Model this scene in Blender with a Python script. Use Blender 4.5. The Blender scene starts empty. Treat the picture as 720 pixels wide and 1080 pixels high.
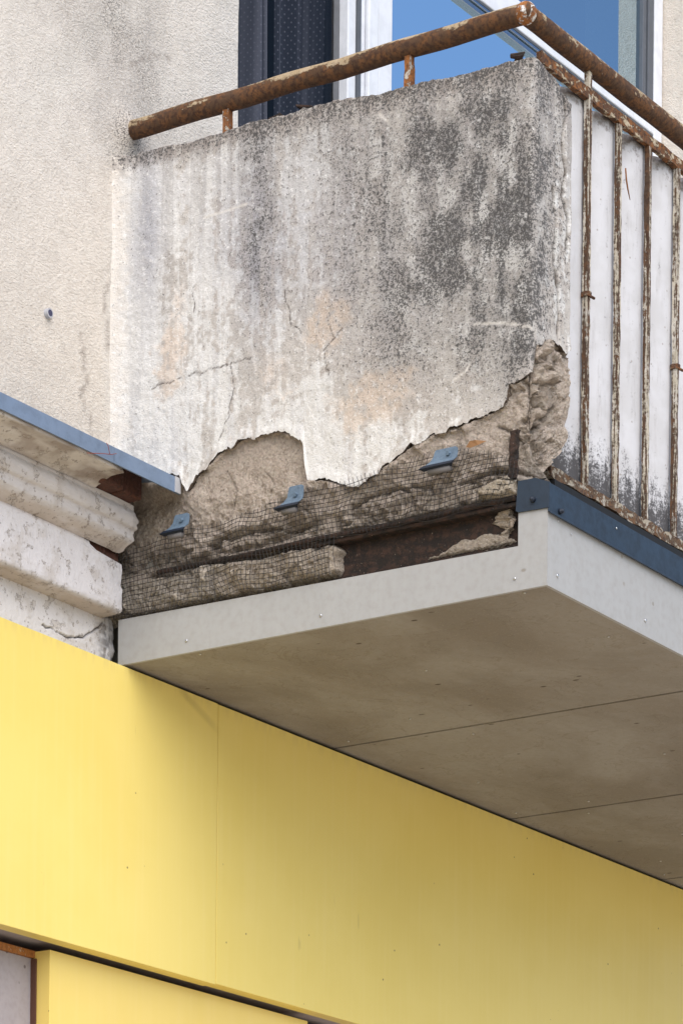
import bpy, bmesh, math, random
import numpy as np
from mathutils import Vector, Matrix

R = math.radians
random.seed(7)
rng = np.random.default_rng(11)
scene = bpy.context.scene
COL = scene.collection

# ------------------------------------------------------------------ camera
YAW, ROLL = R(56.34), R(0.559)
fwd = Vector((math.sin(YAW), math.cos(YAW), 0))
rgt = Vector((math.cos(YAW), -math.sin(YAW), 0))
up = Vector((0, 0, 1))
r2 = rgt * math.cos(ROLL) + up * math.sin(ROLL)
u2 = -rgt * math.sin(ROLL) + up * math.cos(ROLL)
cam = bpy.data.objects.new("camera", bpy.data.cameras.new("camera"))
COL.objects.link(cam)
m = Matrix((r2, u2, -fwd)).transposed().to_4x4()
m.translation = Vector((-6.0476, -4.6256, 1.6))
cam.matrix_world = m
cam.data.sensor_width = 36.0
cam.data.lens = 36.0 * 3606.0 / 1080.0
cam.data.shift_y = (1731.0 - 540.0) / 1080.0
cam.data.clip_start = 0.05
cam.data.clip_end = 2000
scene.camera = cam

# ------------------------------------------------------------------ world, sun, exposure
SUN_DIR = Vector((-0.70, -0.76, 1.05)).normalized()      # towards the sun
w = bpy.data.worlds.new("World")
scene.world = w
w.use_nodes = True
wt = w.node_tree
bg = wt.nodes["Background"]
sky = wt.nodes.new("ShaderNodeTexSky")
sky.sky_type = 'NISHITA'
sky.sun_disc = False
sky.sun_elevation = math.asin(SUN_DIR.z)
sky.sun_rotation = math.atan2(SUN_DIR.x, SUN_DIR.y)
sky.air_density = 1.0
sky.dust_density = 0.9
sky.ozone_density = 1.6
wt.links.new(sky.outputs[0], bg.inputs[0])
bg.inputs[1].default_value = 0.10
sun = bpy.data.objects.new("sun", bpy.data.lights.new("sun", 'SUN'))
COL.objects.link(sun)
sun.rotation_euler = SUN_DIR.to_track_quat('Z', 'Y').to_euler()
sun.location = (-8, -6, 14)
sun.data.energy = 1.95
sun.data.angle = R(72)
sun.data.color = (1.0, 0.94, 0.86)
vs = scene.view_settings
vs.view_transform = 'Standard'
vs.look = 'None'
vs.exposure = 0.96
vs.gamma = 1.0
scene.cycles.max_bounces = 8
scene.cycles.use_denoising = True

# ------------------------------------------------------------------ numpy noise
_T = rng.random((256, 256))
def vnoise(x, y, seed=0):
    x = np.asarray(x, float) + seed * 17.31; y = np.asarray(y, float) + seed * 7.77
    xi = np.floor(x).astype(int); yi = np.floor(y).astype(int)
    fx = x - xi; fy = y - yi
    fx = fx * fx * fx * (fx * (fx * 6 - 15) + 10); fy = fy * fy * fy * (fy * (fy * 6 - 15) + 10)
    a = _T[xi % 256, yi % 256]; b = _T[(xi + 1) % 256, yi % 256]
    c = _T[xi % 256, (yi + 1) % 256]; d = _T[(xi + 1) % 256, (yi + 1) % 256]
    return (a * (1 - fx) + b * fx) * (1 - fy) + (c * (1 - fx) + d * fx) * fy
def fbm(x, y, seed=0, oct=4, gain=0.5):
    s = 0; a = 1; t = 0
    for k in range(oct):
        s = s + a * vnoise(np.asarray(x) * 2 ** k, np.asarray(y) * 2 ** k, seed + k * 3); t += a; a *= gain
    return s / t
def ridged(x, y, seed=0, oct=4):
    s = 0; a = 1; t = 0
    for k in range(oct):
        s = s + a * (1 - np.abs(2 * vnoise(np.asarray(x) * 2 ** k, np.asarray(y) * 2 ** k, seed + k * 3) - 1)); t += a; a *= .5
    return s / t
def smooth(a, b, x):
    t = np.clip((np.asarray(x) - a) / (b - a), 0, 1); return t * t * (3 - 2 * t)
def pline_dist(px, py, pts):
    d = np.full(np.shape(px), 1e9)
    for (ax, ay), (bx, by) in zip(pts[:-1], pts[1:]):
        vx, vy = bx - ax, by - ay
        t = np.clip(((px - ax) * vx + (py - ay) * vy) / (vx * vx + vy * vy), 0, 1)
        d = np.minimum(d, np.hypot(px - ax - t * vx, py - ay - t * vy))
    return d

def crags(x, y, cell, seed, tilt=.35):
    """broken-stone relief: every Voronoi cell is a tilted facet of its own height"""
    x = np.asarray(x) / cell; y = np.asarray(y) / cell; xi = np.floor(x).astype(int); yi = np.floor(y).astype(int)
    best = np.full(x.shape, 9.0); h = np.zeros(x.shape); second = np.full(x.shape, 9.0)
    for dx in (-1, 0, 1):
        for dy in (-1, 0, 1):
            cx, cy = xi + dx + seed, yi + dy + seed * 3
            px, py = xi + dx + _T[cx % 256, cy % 256], yi + dy + _T[(cx + 91) % 256, (cy + 37) % 256]
            d = np.hypot(x - px, y - py)
            hh = _T[(cx + 13) % 256, (cy + 71) % 256] - .5 + tilt * 2 * ((_T[(cx + 7) % 256, (cy + 5) % 256] - .5) * (x - px) + (_T[(cx + 57) % 256, (cy + 23) % 256] - .5) * (y - py)) * 2
            nb = d < best
            second = np.where(nb, best, np.minimum(second, d)); h = np.where(nb, hh, h); best = np.where(nb, d, best)
    return h - .25 * smooth(.14, .0, second - best)

# ------------------------------------------------------------------ object helpers
def props(o, label=None, cat=None, group=None, kind=None):
    for k, v in (("label", label), ("category", cat), ("group", group), ("kind", kind)):
        if v: o[k] = v
    return o
def thing(name, label, cat, loc=(0, 0, 0), group=None):
    o = bpy.data.objects.new(name, None); COL.objects.link(o)
    o.location = loc; o.empty_display_size = .1
    return props(o, label, cat, group)
def base_of(parent):
    v = Vector((0, 0, 0))
    while parent is not None:
        v += parent.location; parent = parent.parent
    return v
def obj(name, me, mat, parent=None, smooth_=False):
    """link a mesh given in world coordinates; under a parent it is moved into the parent's space"""
    if isinstance(me, bmesh.types.BMesh):
        bm = me; me = bpy.data.meshes.new(name)
        bmesh.ops.recalc_face_normals(bm, faces=bm.faces); bm.to_mesh(me); bm.free()
    me.name = name
    o = bpy.data.objects.new(name, me); COL.objects.link(o)
    if mat: me.materials.append(mat)
    if parent is not None:
        me.transform(Matrix.Translation(-base_of(parent)))
        o.parent = parent
    if smooth_: me.polygons.foreach_set("use_smooth", [True] * len(me.polygons))
    return o
def at_base(o):
    """put the origin of a top-level mesh thing at the bottom centre of its shape"""
    co = np.array([v.co for v in o.data.vertices]); lo, hi = co.min(0), co.max(0)
    b = Vector(((lo[0] + hi[0]) / 2, (lo[1] + hi[1]) / 2, lo[2]))
    o.data.transform(Matrix.Translation(-b)); o.location = b
    return o
def box(bm, x0, x1, y0, y1, z0, z1, bev=0.0):
    r = bmesh.ops.create_cube(bm, size=1.0)
    for v in r['verts']:
        v.co = Vector(((x0 + x1) / 2 + v.co.x * (x1 - x0), (y0 + y1) / 2 + v.co.y * (y1 - y0), (z0 + z1) / 2 + v.co.z * (z1 - z0)))
    if bev:
        e = list({e for v in r['verts'] for e in v.link_edges})
        bmesh.ops.bevel(bm, geom=e, offset=bev, segments=2, affect='EDGES', profile=.5)
def boxbm(*a, **k):
    bm = bmesh.new(); box(bm, *a, **k); return bm
def tube(bm, pts, rad, n=12, cap=True, jit=0.0):
    pts = [Vector(p) for p in pts]; rings = []
    N = len(pts)
    for i, p in enumerate(pts):
        if i == 0: t = pts[1] - p
        elif i == N - 1: t = p - pts[-2]
        else: t = (pts[i + 1] - p).normalized() + (p - pts[i - 1]).normalized()
        t.normalize()
        a = Vector((0, 0, 1)) if abs(t.z) < .9 else Vector((1, 0, 0))
        s = t.cross(a).normalized(); q = s.cross(t)
        r = rad[i] if hasattr(rad, '__len__') else rad
        f = 1.0
        if 0 < i < N - 1:
            c = (pts[i + 1] - p).normalized().dot((p - pts[i - 1]).normalized())
            f = 1 / max(.5, math.sqrt(max(0.01, (1 + c) / 2)))
        ring = []
        for k in range(n):
            an = 2 * math.pi * k / n
            rr = r * (1 + jit * (random.random() - .5))
            ring.append(bm.verts.new(p + s * math.cos(an) * rr * f + q * math.sin(an) * rr))
        rings.append(ring)
    for a, b in zip(rings[:-1], rings[1:]):
        for k in range(n):
            bm.faces.new((a[k], a[(k + 1) % n], b[(k + 1) % n], b[k]))
    if cap:
        bm.faces.new(rings[0][::-1]); bm.faces.new(rings[-1])
def bar(bm, a, b, wx, wy, n=1, jit=0.0):
    """square bar from a to b (mostly vertical)"""
    a = Vector(a); b = Vector(b); prev = None
    for i in range(n + 1):
        p = a.lerp(b, i / n); j = lambda: (random.random() - .5) * jit
        ring = [bm.verts.new((p.x + sx * wx / 2 + j(), p.y + sy * wy / 2 + j(), p.z)) for sx, sy in ((-1, -1), (1, -1), (1, 1), (-1, 1))]
        if prev:
            for k in range(4): bm.faces.new((prev[k], prev[(k + 1) % 4], ring[(k + 1) % 4], ring[k]))
        else: bm.faces.new(ring[::-1])
        prev = ring
    bm.faces.new(prev)
def grid_mesh(name, P, col=None, mask=None):
    """P: (nu, nv, 3) array -> mesh of quads, optional per-vertex colour (nu, nv, 4)"""
    nu, nv = P.shape[:2]
    idx = np.arange(nu * nv).reshape(nu, nv)
    q = np.stack([idx[:-1, :-1], idx[1:, :-1], idx[1:, 1:], idx[:-1, 1:]], -1)
    if mask is not None: q = q[mask]
    q = q.reshape(-1, 4)
    me = bpy.data.meshes.new(name)
    me.vertices.add(nu * nv); me.vertices.foreach_set("co", P.reshape(-1).astype(np.float32))
    me.loops.add(len(q) * 4); me.loops.foreach_set("vertex_index", q.reshape(-1).astype(np.int32))
    me.polygons.add(len(q)); me.polygons.foreach_set("loop_start", (np.arange(len(q)) * 4).astype(np.int32))
    me.update(calc_edges=True); me.validate()
    if col is not None:
        at = me.color_attributes.new("tint", 'FLOAT_COLOR', 'POINT')
        at.data.foreach_set("color", col.reshape(-1).astype(np.float32))
    return me
def copy_tree(o, parent=None):
    c = o.copy(); COL.objects.link(c)
    if parent is not None: c.parent = parent
    for ch in o.children: copy_tree(ch, c)
    return c

# ------------------------------------------------------------------ material helpers
class G:
    def __init__(s, name):
        s.m = bpy.data.materials.new(name); s.m.use_nodes = True; s.t = s.m.node_tree
        s.b = s.t.nodes["Principled BSDF"]; s.b.inputs["Specular IOR Level"].default_value = .35
        s.geo = s.t.nodes.new("ShaderNodeNewGeometry")
    def n(s, typ, **k):
        x = s.t.nodes.new(typ)
        for a, v in k.items(): setattr(x, a, v)
        return x
    def put(s, sock, v):
        if isinstance(v, bpy.types.NodeSocket): s.t.links.new(v, sock)
        else: sock.default_value = v
    def pos(s, sc=(1, 1, 1)):
        x = s.n("ShaderNodeMapping"); s.t.links.new(s.geo.outputs["Position"], x.inputs[0]); x.inputs["Scale"].default_value = sc
        return x.outputs[0]
    def noise(s, scale, detail=4, rough=.55, vec=None, dist=0.0):
        x = s.n("ShaderNodeTexNoise"); x.inputs["Scale"].default_value = scale; x.inputs["Detail"].default_value = detail
        x.inputs["Roughness"].default_value = rough; x.inputs["Distortion"].default_value = dist
        s.t.links.new(vec if vec is not None else s.geo.outputs["Position"], x.inputs["Vector"]); return x.outputs["Fac"]
    def voro(s, scale, feature='F1', vec=None, out="Distance"):
        x = s.n("ShaderNodeTexVoronoi", feature=feature); x.inputs["Scale"].default_value = scale
        s.t.links.new(vec if vec is not None else s.geo.outputs["Position"], x.inputs["Vector"]); return x.outputs[out]
    def step(s, v, a, b, lo=0.0, hi=1.0):
        x = s.n("ShaderNodeMapRange", interpolation_type='SMOOTHSTEP'); s.put(x.inputs[0], v)
        x.inputs[1].default_value = a; x.inputs[2].default_value = b; x.inputs[3].default_value = lo; x.inputs[4].default_value = hi
        return x.outputs[0]
    def math(s, op, a, b=0.0):
        x = s.n("ShaderNodeMath", operation=op); s.put(x.inputs[0], a); s.put(x.inputs[1], b); return x.outputs[0]
    def mix(s, f, a, b, blend='MIX'):
        x = s.n("ShaderNodeMix", data_type='RGBA', blend_type=blend); s.put(x.inputs[0], f)
        for sock, v in ((x.inputs[6], a), (x.inputs[7], b)):
            s.put(sock, v if isinstance(v, bpy.types.NodeSocket) else (*v, 1))
        return x.outputs[2]
    def attr(s, name):
        x = s.n("ShaderNodeAttribute", attribute_name=name); return x
    def xyz(s):
        x = s.n("ShaderNodeSeparateXYZ"); s.t.links.new(s.geo.outputs["Position"], x.inputs[0]); return x.outputs
    def bump(s, h, dist=.002, strength=1.0, prev=None):
        x = s.n("ShaderNodeBump"); s.put(x.inputs["Height"], h); x.inputs["Distance"].default_value = dist; x.inputs["Strength"].default_value = strength
        if prev is not None: s.t.links.new(prev, x.inputs["Normal"])
        return x.outputs[0]
    def done(s, col=None, rough=.8, normal=None, metal=0.0):
        if col is not None: s.put(s.b.inputs["Base Color"], col if isinstance(col, bpy.types.NodeSocket) else (*col, 1))
        s.put(s.b.inputs["Roughness"], rough); s.b.inputs["Metallic"].default_value = metal
        if normal is not None: s.t.links.new(normal, s.b.inputs["Normal"])
        return s.m

def m_stucco():
    g = G("rough stucco render")
    a = g.noise(7, 5); b = g.noise(38, 4)
    v = g.pos((1, 1, 1.5)); gr = g.noise(115, 5, .68, v, .1); g2 = g.noise(290, 3, .65, v); peb = g.voro(150, 'SMOOTH_F1', v)
    at = g.attr("tint")
    c = g.mix(g.step(b, .35, .7, 0, .16), at.outputs["Color"], (.30, .26, .22))
    h = g.math('SUBTRACT', g.math('ADD', g.math('MULTIPLY', gr, .65), g.math('MULTIPLY', g2, .35)), g.math('MULTIPLY', peb, .22))
    c = g.mix(g.step(h, .20, .31, .45, 0), c, (.22, .175, .145))  # pits darkened in the colour, as relief shade
    c = g.mix(g.step(h, .39, .50, 0, .5), c, (.80, .755, .69))  # highlights on the raised grains painted in
    soot = g.math('MULTIPLY', g.step(g2, .50, .60), at.outputs["Alpha"])      # sooty flecks where the attribute's alpha says so
    c = g.mix(soot, c, (.07, .06, .058))
    n = g.bump(h, .010, .9); n = g.bump(a, .02, .3, n)
    return g.done(c, .93, n)

def m_plaster():
    g = G("weathered painted plaster")
    at = g.attr("tint"); c = at.outputs["Color"]; al = at.outputs["Alpha"]
    f1 = g.noise(130, 5, .7); f2 = g.noise(300, 3, .65); f3 = g.noise(55, 5, .65)
    c = g.mix(g.step(f3, .38, .68, 0, .14), c, (.30, .26, .23))
    c = g.mix(g.step(f1, .55, .68, 0, .22), c, (.76, .745, .72))
    # lichen specks: threshold falls where alpha (density) rises
    f4 = g.noise(620, 2, .6)
    wht = g.noise(95, 6, .75); wh = g.math('ADD', wht, g.math('MULTIPLY', al, -.06))
    c = g.mix(g.step(wh, .565, .595, 0, .55), c, (.78, .77, .755))                 # flakes of old limewash
    k = g.math('ADD', g.math('MULTIPLY', f1, .46), g.math('ADD', g.math('MULTIPLY', f2, .36), g.math('MULTIPLY', f4, .18)))
    k = g.math('ADD', k, g.math('MULTIPLY', al, .125))
    c = g.mix(g.step(k, .53, .66, 0, .50), c, (.135, .13, .127))
    c = g.mix(g.step(k, .583, .630, 0, .80), c, (.045, .043, .043))
    pit = g.voro(120); c = g.mix(g.step(pit, .07, .14, .40, 0), c, (.14, .12, .11))
    n = g.bump(f1, .004, .6); n = g.bump(f2, .0020, .7, n); n = g.bump(f3, .008, .4, n)
    return g.done(c, .92, n)

def m_core():
    g = G("crumbling rough concrete")
    at = g.attr("tint"); c = at.outputs["Color"]
    f1 = g.noise(90, 6, .7); f2 = g.noise(260, 3, .65); f3 = g.noise(22, 4)
    c = g.mix(g.step(f3, .35, .7, 0, .3), c, (.50, .405, .335))
    c = g.mix(g.step(f1, .30, .44, .28, 0), c, (.22, .17, .135))
    c = g.mix(g.step(f2, .60, .72, 0, .5), c, (.62, .56, .48))
    peb = g.voro(130); c = g.mix(g.step(peb, .25, .75, .25, 0), c, (.58, .51, .42))
    ag = g.n("ShaderNodeSeparateColor"); g.t.links.new(g.voro(210, out="Color"), ag.inputs[0])
    c = g.mix(g.step(ag.outputs[0], .66, .72, 0, .32), c, (.26, .20, .155)); c = g.mix(g.step(ag.outputs[1], .70, .76, 0, .40), c, (.70, .62, .52))
    n = g.bump(f1, .014, 1.0); n = g.bump(f2, .006, 1.0, n); n = g.bump(ag.outputs[0], .003, .6, n)
    return g.done(c, .95, n)

def m_rust(name, base=(.16, .065, .022), paint=(.50, .40, .24), amount=.5, dark=.5, px=(30, 30, 12), orange=.5, top_pale=0.0):
    g = G(name)
    v = g.pos(px); a = g.noise(1.0, 6, .65, v, .6); b = g.noise(110, 5, .65); d = g.noise(45, 5, .6); e = g.noise(260, 2)
    c = g.mix(g.step(d, .40, .62, 0, orange), base, (.36, .135, .030))
    c = g.mix(g.step(b, .46, .60, 0, dark), c, (.045, .022, .014))
    pm = g.math('ADD', g.math('MULTIPLY', a, .7), g.math('MULTIPLY', b, .3))
    if top_pale:
        nz = g.n("ShaderNodeSeparateXYZ"); g.t.links.new(g.geo.outputs["Normal"], nz.inputs[0])
        pm = g.math('ADD', pm, g.math('MULTIPLY', nz.outputs[2], top_pale))  # more of the pale paint colour on upward faces
    lo = .66 - .3 * amount
    pf = g.step(pm, lo, lo + .05)
    c = g.mix(pf, c, g.mix(g.step(d, .4, .65), paint, (paint[0] * 1.15, paint[1] * 1.2, paint[2] * 1.35)))
    c = g.mix(g.step(e, .60, .70, 0, .7), c, (.05, .025, .015))
    n = g.bump(pf, .0012, .8); n = g.bump(b, .003, .7, n)
    return g.done(c, .82, n)

def m_panel(name, col, var=.10, spots=.6, rough=.75, low=(.20, .17, .13), warm=0.0):
    g = G(name)
    a = g.noise(2.3, 5, .6); b = g.noise(60, 4); v = g.pos((40, 40, 3.5)); st = g.noise(1, 4, .6, v)
    c = g.mix(g.step(a, .38, .66, 0, .35), col, tuple(x * (1 - var) for x in col))
    c = g.mix(g.step(st, .40, .70, 0, .22), c, tuple(min(1, x * (1 + var)) for x in col))
    c = g.mix(g.step(b, .40, .72, 0, .15), c, low)
    s1 = g.voro(23, vec=g.pos((1, .6, 1))); s2 = g.noise(11, 2)
    sp = g.math('MULTIPLY', g.step(s1, .07, .13, 1, 0), g.step(s2, .50, .58))
    c = g.mix(g.math('MULTIPLY', sp, spots), c, low)
    n = g.bump(b, .0006, .5)
    return g.done(c, rough, n)

def m_soffit():
    g = G("stained grey brown soffit board")
    a = g.noise(1.6, 5, .6, g.pos((1.0, 1.6, 1)), .4); b = g.noise(60, 4); d = g.noise(5.5, 5, .6, None, .5); f = g.noise(230, 3, .6)
    c = g.mix(g.step(a, .36, .64), (.200, .176, .148), (.285, .265, .238))
    c = g.mix(g.step(d, .48, .64, 0, .25), c, (.20, .165, .13))
    tide = g.math('ABSOLUTE', g.math('SUBTRACT', d, .52)); c = g.mix(g.step(tide, .0, .012, .30, 0), c, (.13, .095, .06))
    c = g.mix(g.step(b, .42, .70, 0, .22), c, (.20, .16, .115)); c = g.mix(g.step(f, .55, .7, 0, .2), c, (.45, .41, .36))
    s1 = g.voro(21, vec=g.pos((1, .55, 1))); s2 = g.noise(9, 2)
    c = g.mix(g.math('MULTIPLY', g.step(s1, .06, .12, .9, 0), g.step(s2, .53, .60)), c, (.055, .036, .022))
    s3 = g.voro(70); c = g.mix(g.step(s3, .06, .12, .55, 0), c, (.10, .07, .045))
    return g.done(c, .8, g.bump(b, .0008, .5))

def m_metal(name, col, rough=.45, metal=.0, low=None, scale=40):
    g = G(name)
    a = g.noise(scale, 5, .65); b = g.noise(9, 3)
    low = low or tuple(x * .6 for x in col)
    c = g.mix(g.step(a, .42, .70, 0, .5), col, low); c = g.mix(g.step(b, .4, .7, 0, .4), c, tuple(min(1, x * 1.3) for x in col))
    return g.done(c, g.step(a, .3, .7, rough - .08, rough + .15), g.bump(a, .001, .4), metal)

def m_plain(name, col, rough=.7, metal=0.0):
    g = G(name); a = g.noise(30, 4)
    c = g.mix(g.step(a, .35, .7, 0, .4), col, tuple(x * .75 for x in col))
    return g.done(c, rough, None, metal)

def m_cornice():
    g = G("old lime white paint")
    a = g.noise(14, 6, .65); b = g.noise(75, 5, .65); v = g.pos((9, 9, 60)); st = g.noise(1, 5, .6, v)
    at = g.attr("tint")
    c = at.outputs["Color"]
    c = g.mix(g.step(a, .48, .66, 0, .45), c, (.40, .35, .30))
    c = g.mix(g.step(st, .50, .70, 0, .35), c, (.68, .67, .69))
    c = g.mix(g.math('MULTIPLY', g.step(b, .55, .68, 0, .6), g.step(a, .42, .58)), c, (.17, .13, .10))
    sp = g.voro(46); c = g.mix(g.step(sp, .06, .11, .55, 0), c, (.08, .06, .05))
    fl = g.noise(26, 6, .7); c = g.mix(g.step(fl, .60, .63, 0, .4), c, (.45, .40, .35)); c = g.mix(g.math('MULTIPLY', g.step(fl, .585, .60), g.step(fl, .60, .615, 1, 0)), c, (.20, .16, .13))
    n = g.bump(a, .012, .6); n = g.bump(b, .0035, .7, n); n = g.bump(g.step(fl, .59, .62, 1, 0), .003, .6, n)
    return g.done(c, .85, n)

def m_glass(name, refl, tint=(1, 1, 1), ior=1.5):
    g = G(name); t = g.t
    t.nodes.remove(g.b)
    tr = g.n("ShaderNodeBsdfTransparent"); tr.inputs[0].default_value = (*[.88 * x for x in tint], 1)
    gl = g.n("ShaderNodeBsdfGlossy"); gl.inputs["Roughness"].default_value = .01; gl.inputs[0].default_value = (*tint, 1)
    fr = g.n("ShaderNodeFresnel"); fr.inputs[0].default_value = ior
    f = g.math('ADD', g.math('MULTIPLY', fr.outputs[0], 1.0 - refl), refl)
    nn = g.bump(g.noise(1.2, 2), .004, .25)
    t.links.new(nn, gl.inputs["Normal"])
    mx = g.n("ShaderNodeMixShader"); t.links.new(f, mx.inputs[0]); t.links.new(tr.outputs[0], mx.inputs[1]); t.links.new(gl.outputs[0], mx.inputs[2])
    t.links.new(mx.outputs[0], t.nodes["Material Output"].inputs[0])
    return g.m

def m_sheet():
    g = G("off white corrugated sheet")
    z = g.xyz()[2]
    a = g.noise(70, 6, .7); v = g.pos((60, 60, 9)); st = g.noise(1, 5, .65, v); b = g.noise(16, 4)
    c = g.mix(g.step(b, .38, .68, 0, .5), (.55, .545, .565), (.44, .43, .43))
    c = g.mix(g.step(st, .50, .72, 0, .40), c, (.36, .34, .34))
    low = g.step(z, 4.06, 4.26, 1, 0)                       # mould creeping up from the wet foot of the sheet
    a2 = g.noise(230, 4, .7)
    k = g.math('ADD', g.math('MULTIPLY', low, .22), g.math('ADD', g.math('MULTIPLY', a, .34), g.math('ADD', g.math('MULTIPLY', st, .28), g.math('MULTIPLY', a2, .36))))
    c = g.mix(g.step(k, .545, .68, 0, .93), c, (.035, .032, .034))
    hi = g.step(z, 4.84, 4.905, 0, 1)
    k2 = g.math('ADD', g.math('MULTIPLY', hi, .25), a)
    c = g.mix(g.step(k2, .62, .80, 0, .7), c, (.16, .13, .11))
    sp = g.voro(32); c = g.mix(g.step(sp, .05, .09, .6, 0), c, (.25, .2, .17))
    return g.done(c, .7, g.bump(a, .0012, .5))

def m_beam():
    g = G("dark flaking rust")
    a = g.noise(55, 6, .7); b = g.noise(190, 4, .65); v = g.pos((12, 12, 90)); st = g.noise(1, 4, .6, v)
    c = g.mix(g.step(a, .42, .62), (.018, .013, .011), (.052, .028, .020))
    c = g.mix(g.step(st, .5, .66, 0, .7), c, (.016, .012, .011))
    c = g.mix(g.step(b, .66, .72, 0, .8), c, (.40, .32, .26))
    return g.done(c, .8, g.bump(a, .006, .8))

def m_curtain():
    g = G("dark net curtain with dots")
    v = g.pos((1, 0, 1))
    y = g.xyz()
    u = g.attr("u").outputs["Fac"]
    cb = g.n("ShaderNodeCombineXYZ"); g.t.links.new(u, cb.inputs[0]); g.t.links.new(y[2], cb.inputs[1])
    mp = g.n("ShaderNodeMapping"); g.t.links.new(cb.outputs[0], mp.inputs[0]); mp.inputs["Scale"].default_value = (64, 64, 1); mp.inputs["Rotation"].default_value = (0, 0, R(45))
    x = g.n("ShaderNodeTexVoronoi", voronoi_dimensions='2D'); x.inputs["Scale"].default_value = 1.0; x.inputs["Randomness"].default_value = .12
    g.t.links.new(mp.outputs[0], x.inputs["Vector"])
    dot = g.step(x.outputs["Distance"], .10, .19, 1, 0)
    f = g.noise(600, 2)
    fo = g.attr('fold').outputs['Fac']
    c = g.mix(fo, (.018, .019, .030), (.27, .275, .34)); c = g.mix(g.step(f, .4, .6, 0, .3), c, (.05, .06, .09))
    c = g.mix(g.math('MULTIPLY', dot, .5), c, (.26, .27, .33))
    return g.done(c, .85)

def m_yellow(name, col):
    g = G(name)
    a = g.noise(2.0, 5, .6); v = g.pos((55, 55, 2.2)); st = g.noise(1, 4, .6, v); b = g.noise(40, 4)
    c = g.mix(g.step(a, .36, .66, 0, .5), col, (col[0] * .93, col[1] * .90, col[2] * .72))
    c = g.mix(g.step(st, .44, .72, 0, .16), c, (col[0] * 1.04, col[1] * 1.06, col[2] * 1.5))
    sp = g.voro(17); m2 = g.noise(9, 2)
    c = g.mix(g.math('MULTIPLY', g.step(sp, .028, .055, 1, 0), g.step(m2, .50, .56)), c, (.16, .10, .04))
    # faint scuffs
    v3 = g.pos((70, 70, 6)); sc = g.noise(1, 2, .5, v3, .4)
    c = g.mix(g.math('MULTIPLY', g.step(sc, .73, .76, 0, .35), g.step(m2, .5, .6)), c, (.40, .30, .12))
    p = g.xyz()                                                        # a brown diagonal streak from the top edge, and grime along that edge
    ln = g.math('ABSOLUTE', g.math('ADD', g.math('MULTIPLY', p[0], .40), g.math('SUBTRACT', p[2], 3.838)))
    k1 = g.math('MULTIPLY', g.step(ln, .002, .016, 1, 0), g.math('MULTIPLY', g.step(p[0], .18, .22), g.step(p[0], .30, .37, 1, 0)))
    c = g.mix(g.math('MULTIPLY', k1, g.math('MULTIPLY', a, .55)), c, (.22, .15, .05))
    k2 = g.math('MULTIPLY', g.step(p[2], 3.725, 3.765), g.step(st, .42, .62))
    c = g.mix(g.math('MULTIPLY', k2, .16), c, (.33, .23, .08))
    w2 = g.noise(1.1, 3, .5)
    return g.done(c, .42, g.bump(w2, .05, .25, g.bump(b, .0004, .4)))

M = dict(
    stucco=m_stucco(), plaster=m_plaster(), core=m_core(), cornice=m_cornice(), sheet=m_sheet(), beam=m_beam(), curtain=m_curtain(),
    rail=m_rust("rusty pipe with worn old paint", (.085, .046, .025), (.34, .255, .155), .36, .8, (30, 9, 30), .22, .14),
    flatbar=m_rust("rusted flat bar", (.095, .045, .022), (.42, .34, .23), .46, .9, (34, 34, 70), .45),
    bal=m_rust("peeling cream paint over rust", (.075, .045, .028), (.46, .405, .315), .57, .8, (110, 110, 5), .15),
    post=m_rust("rusty post with grey paint", (.20, .08, .03), (.45, .40, .33), .38, .5, (50, 50, 40), .8),
    sill=m_rust("mossy rusty bottom bar", (.10, .065, .040), (.33, .28, .21), .52, .9, (40, 40, 70), .22),
    fibre=m_panel("grey fibre cement board", (.365, .365, .367), .12, .6),
    soffit=m_soffit(),
    flash=m_metal("dark blue sheet metal", (.022, .036, .058), .5, .0),
    zinc=m_metal("blue grey zinc strip", (.165, .225, .33), .42, .15, (.11, .145, .20)),
    clip=m_metal("blue painted metal", (.12, .17, .23), .5, .1, (.045, .07, .10), 110),
    clipdark=m_plain("dark blue metal edge", (.014, .02, .035), .5),
    grey=m_plain("grey rubber", (.16, .15, .15), .6),
    steel=m_plain("galvanised screw", (.55, .55, .56), .28, .9),
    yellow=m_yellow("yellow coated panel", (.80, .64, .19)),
    amber=m_yellow("deeper yellow coated panel", (.80, .61, .18)),
    white=m_plain("white window frame", (.72, .74, .79), .35),
    shade=m_plain("grey window gasket", (.10, .11, .13), .5),
    sash=m_glass("shiny blue grey sash rail", .42, (.75, .86, 1.0)),
    glass=m_glass("clear window glass", .0, (1, 1, 1), 1.22), coated=m_glass("reflective window glass", .60, (.66, .85, 1.0)),
    dark=m_plain("dark room", (.03, .03, .035), .9),
    wire=m_plain("black net wire", (.018, .016, .016), .6),
    brick=m_rust("old red brick", (.085, .034, .024), (.13, .06, .045), .4, .7, (60, 60, 60), .06),
    mortar=None, concrete=m_panel("plain concrete", (.30, .28, .25), .2, .8, .9),
    greywall=m_panel("grey lilac render", (.36, .32, .325), .15, .8, .9, (.12, .09, .09)),
    rustband=m_rust("orange rust band", (.42, .17, .05), (.55, .40, .26), .3, .3, (60, 60, 60), .8),
    paving=m_panel("pale paving", (.58, .50, .385), .10, .3, .9),
    twig=m_plain("dry brown stem", (.20, .085, .03), .8), leaf=m_plain("dry orange leaf", (.40, .22, .11), .8),
    redstem=m_plain("dry red stem", (.25, .06, .04), .8), gap_shade=m_plain("gap shade black", (.012, .012, .013), .7),
    plug=m_plain("dark blue plastic plug", (.05, .05, .10), .5), pale=m_plain("pale plug ring", (.45, .45, .48), .5),
)
M['mortar'] = M['core']

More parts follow.
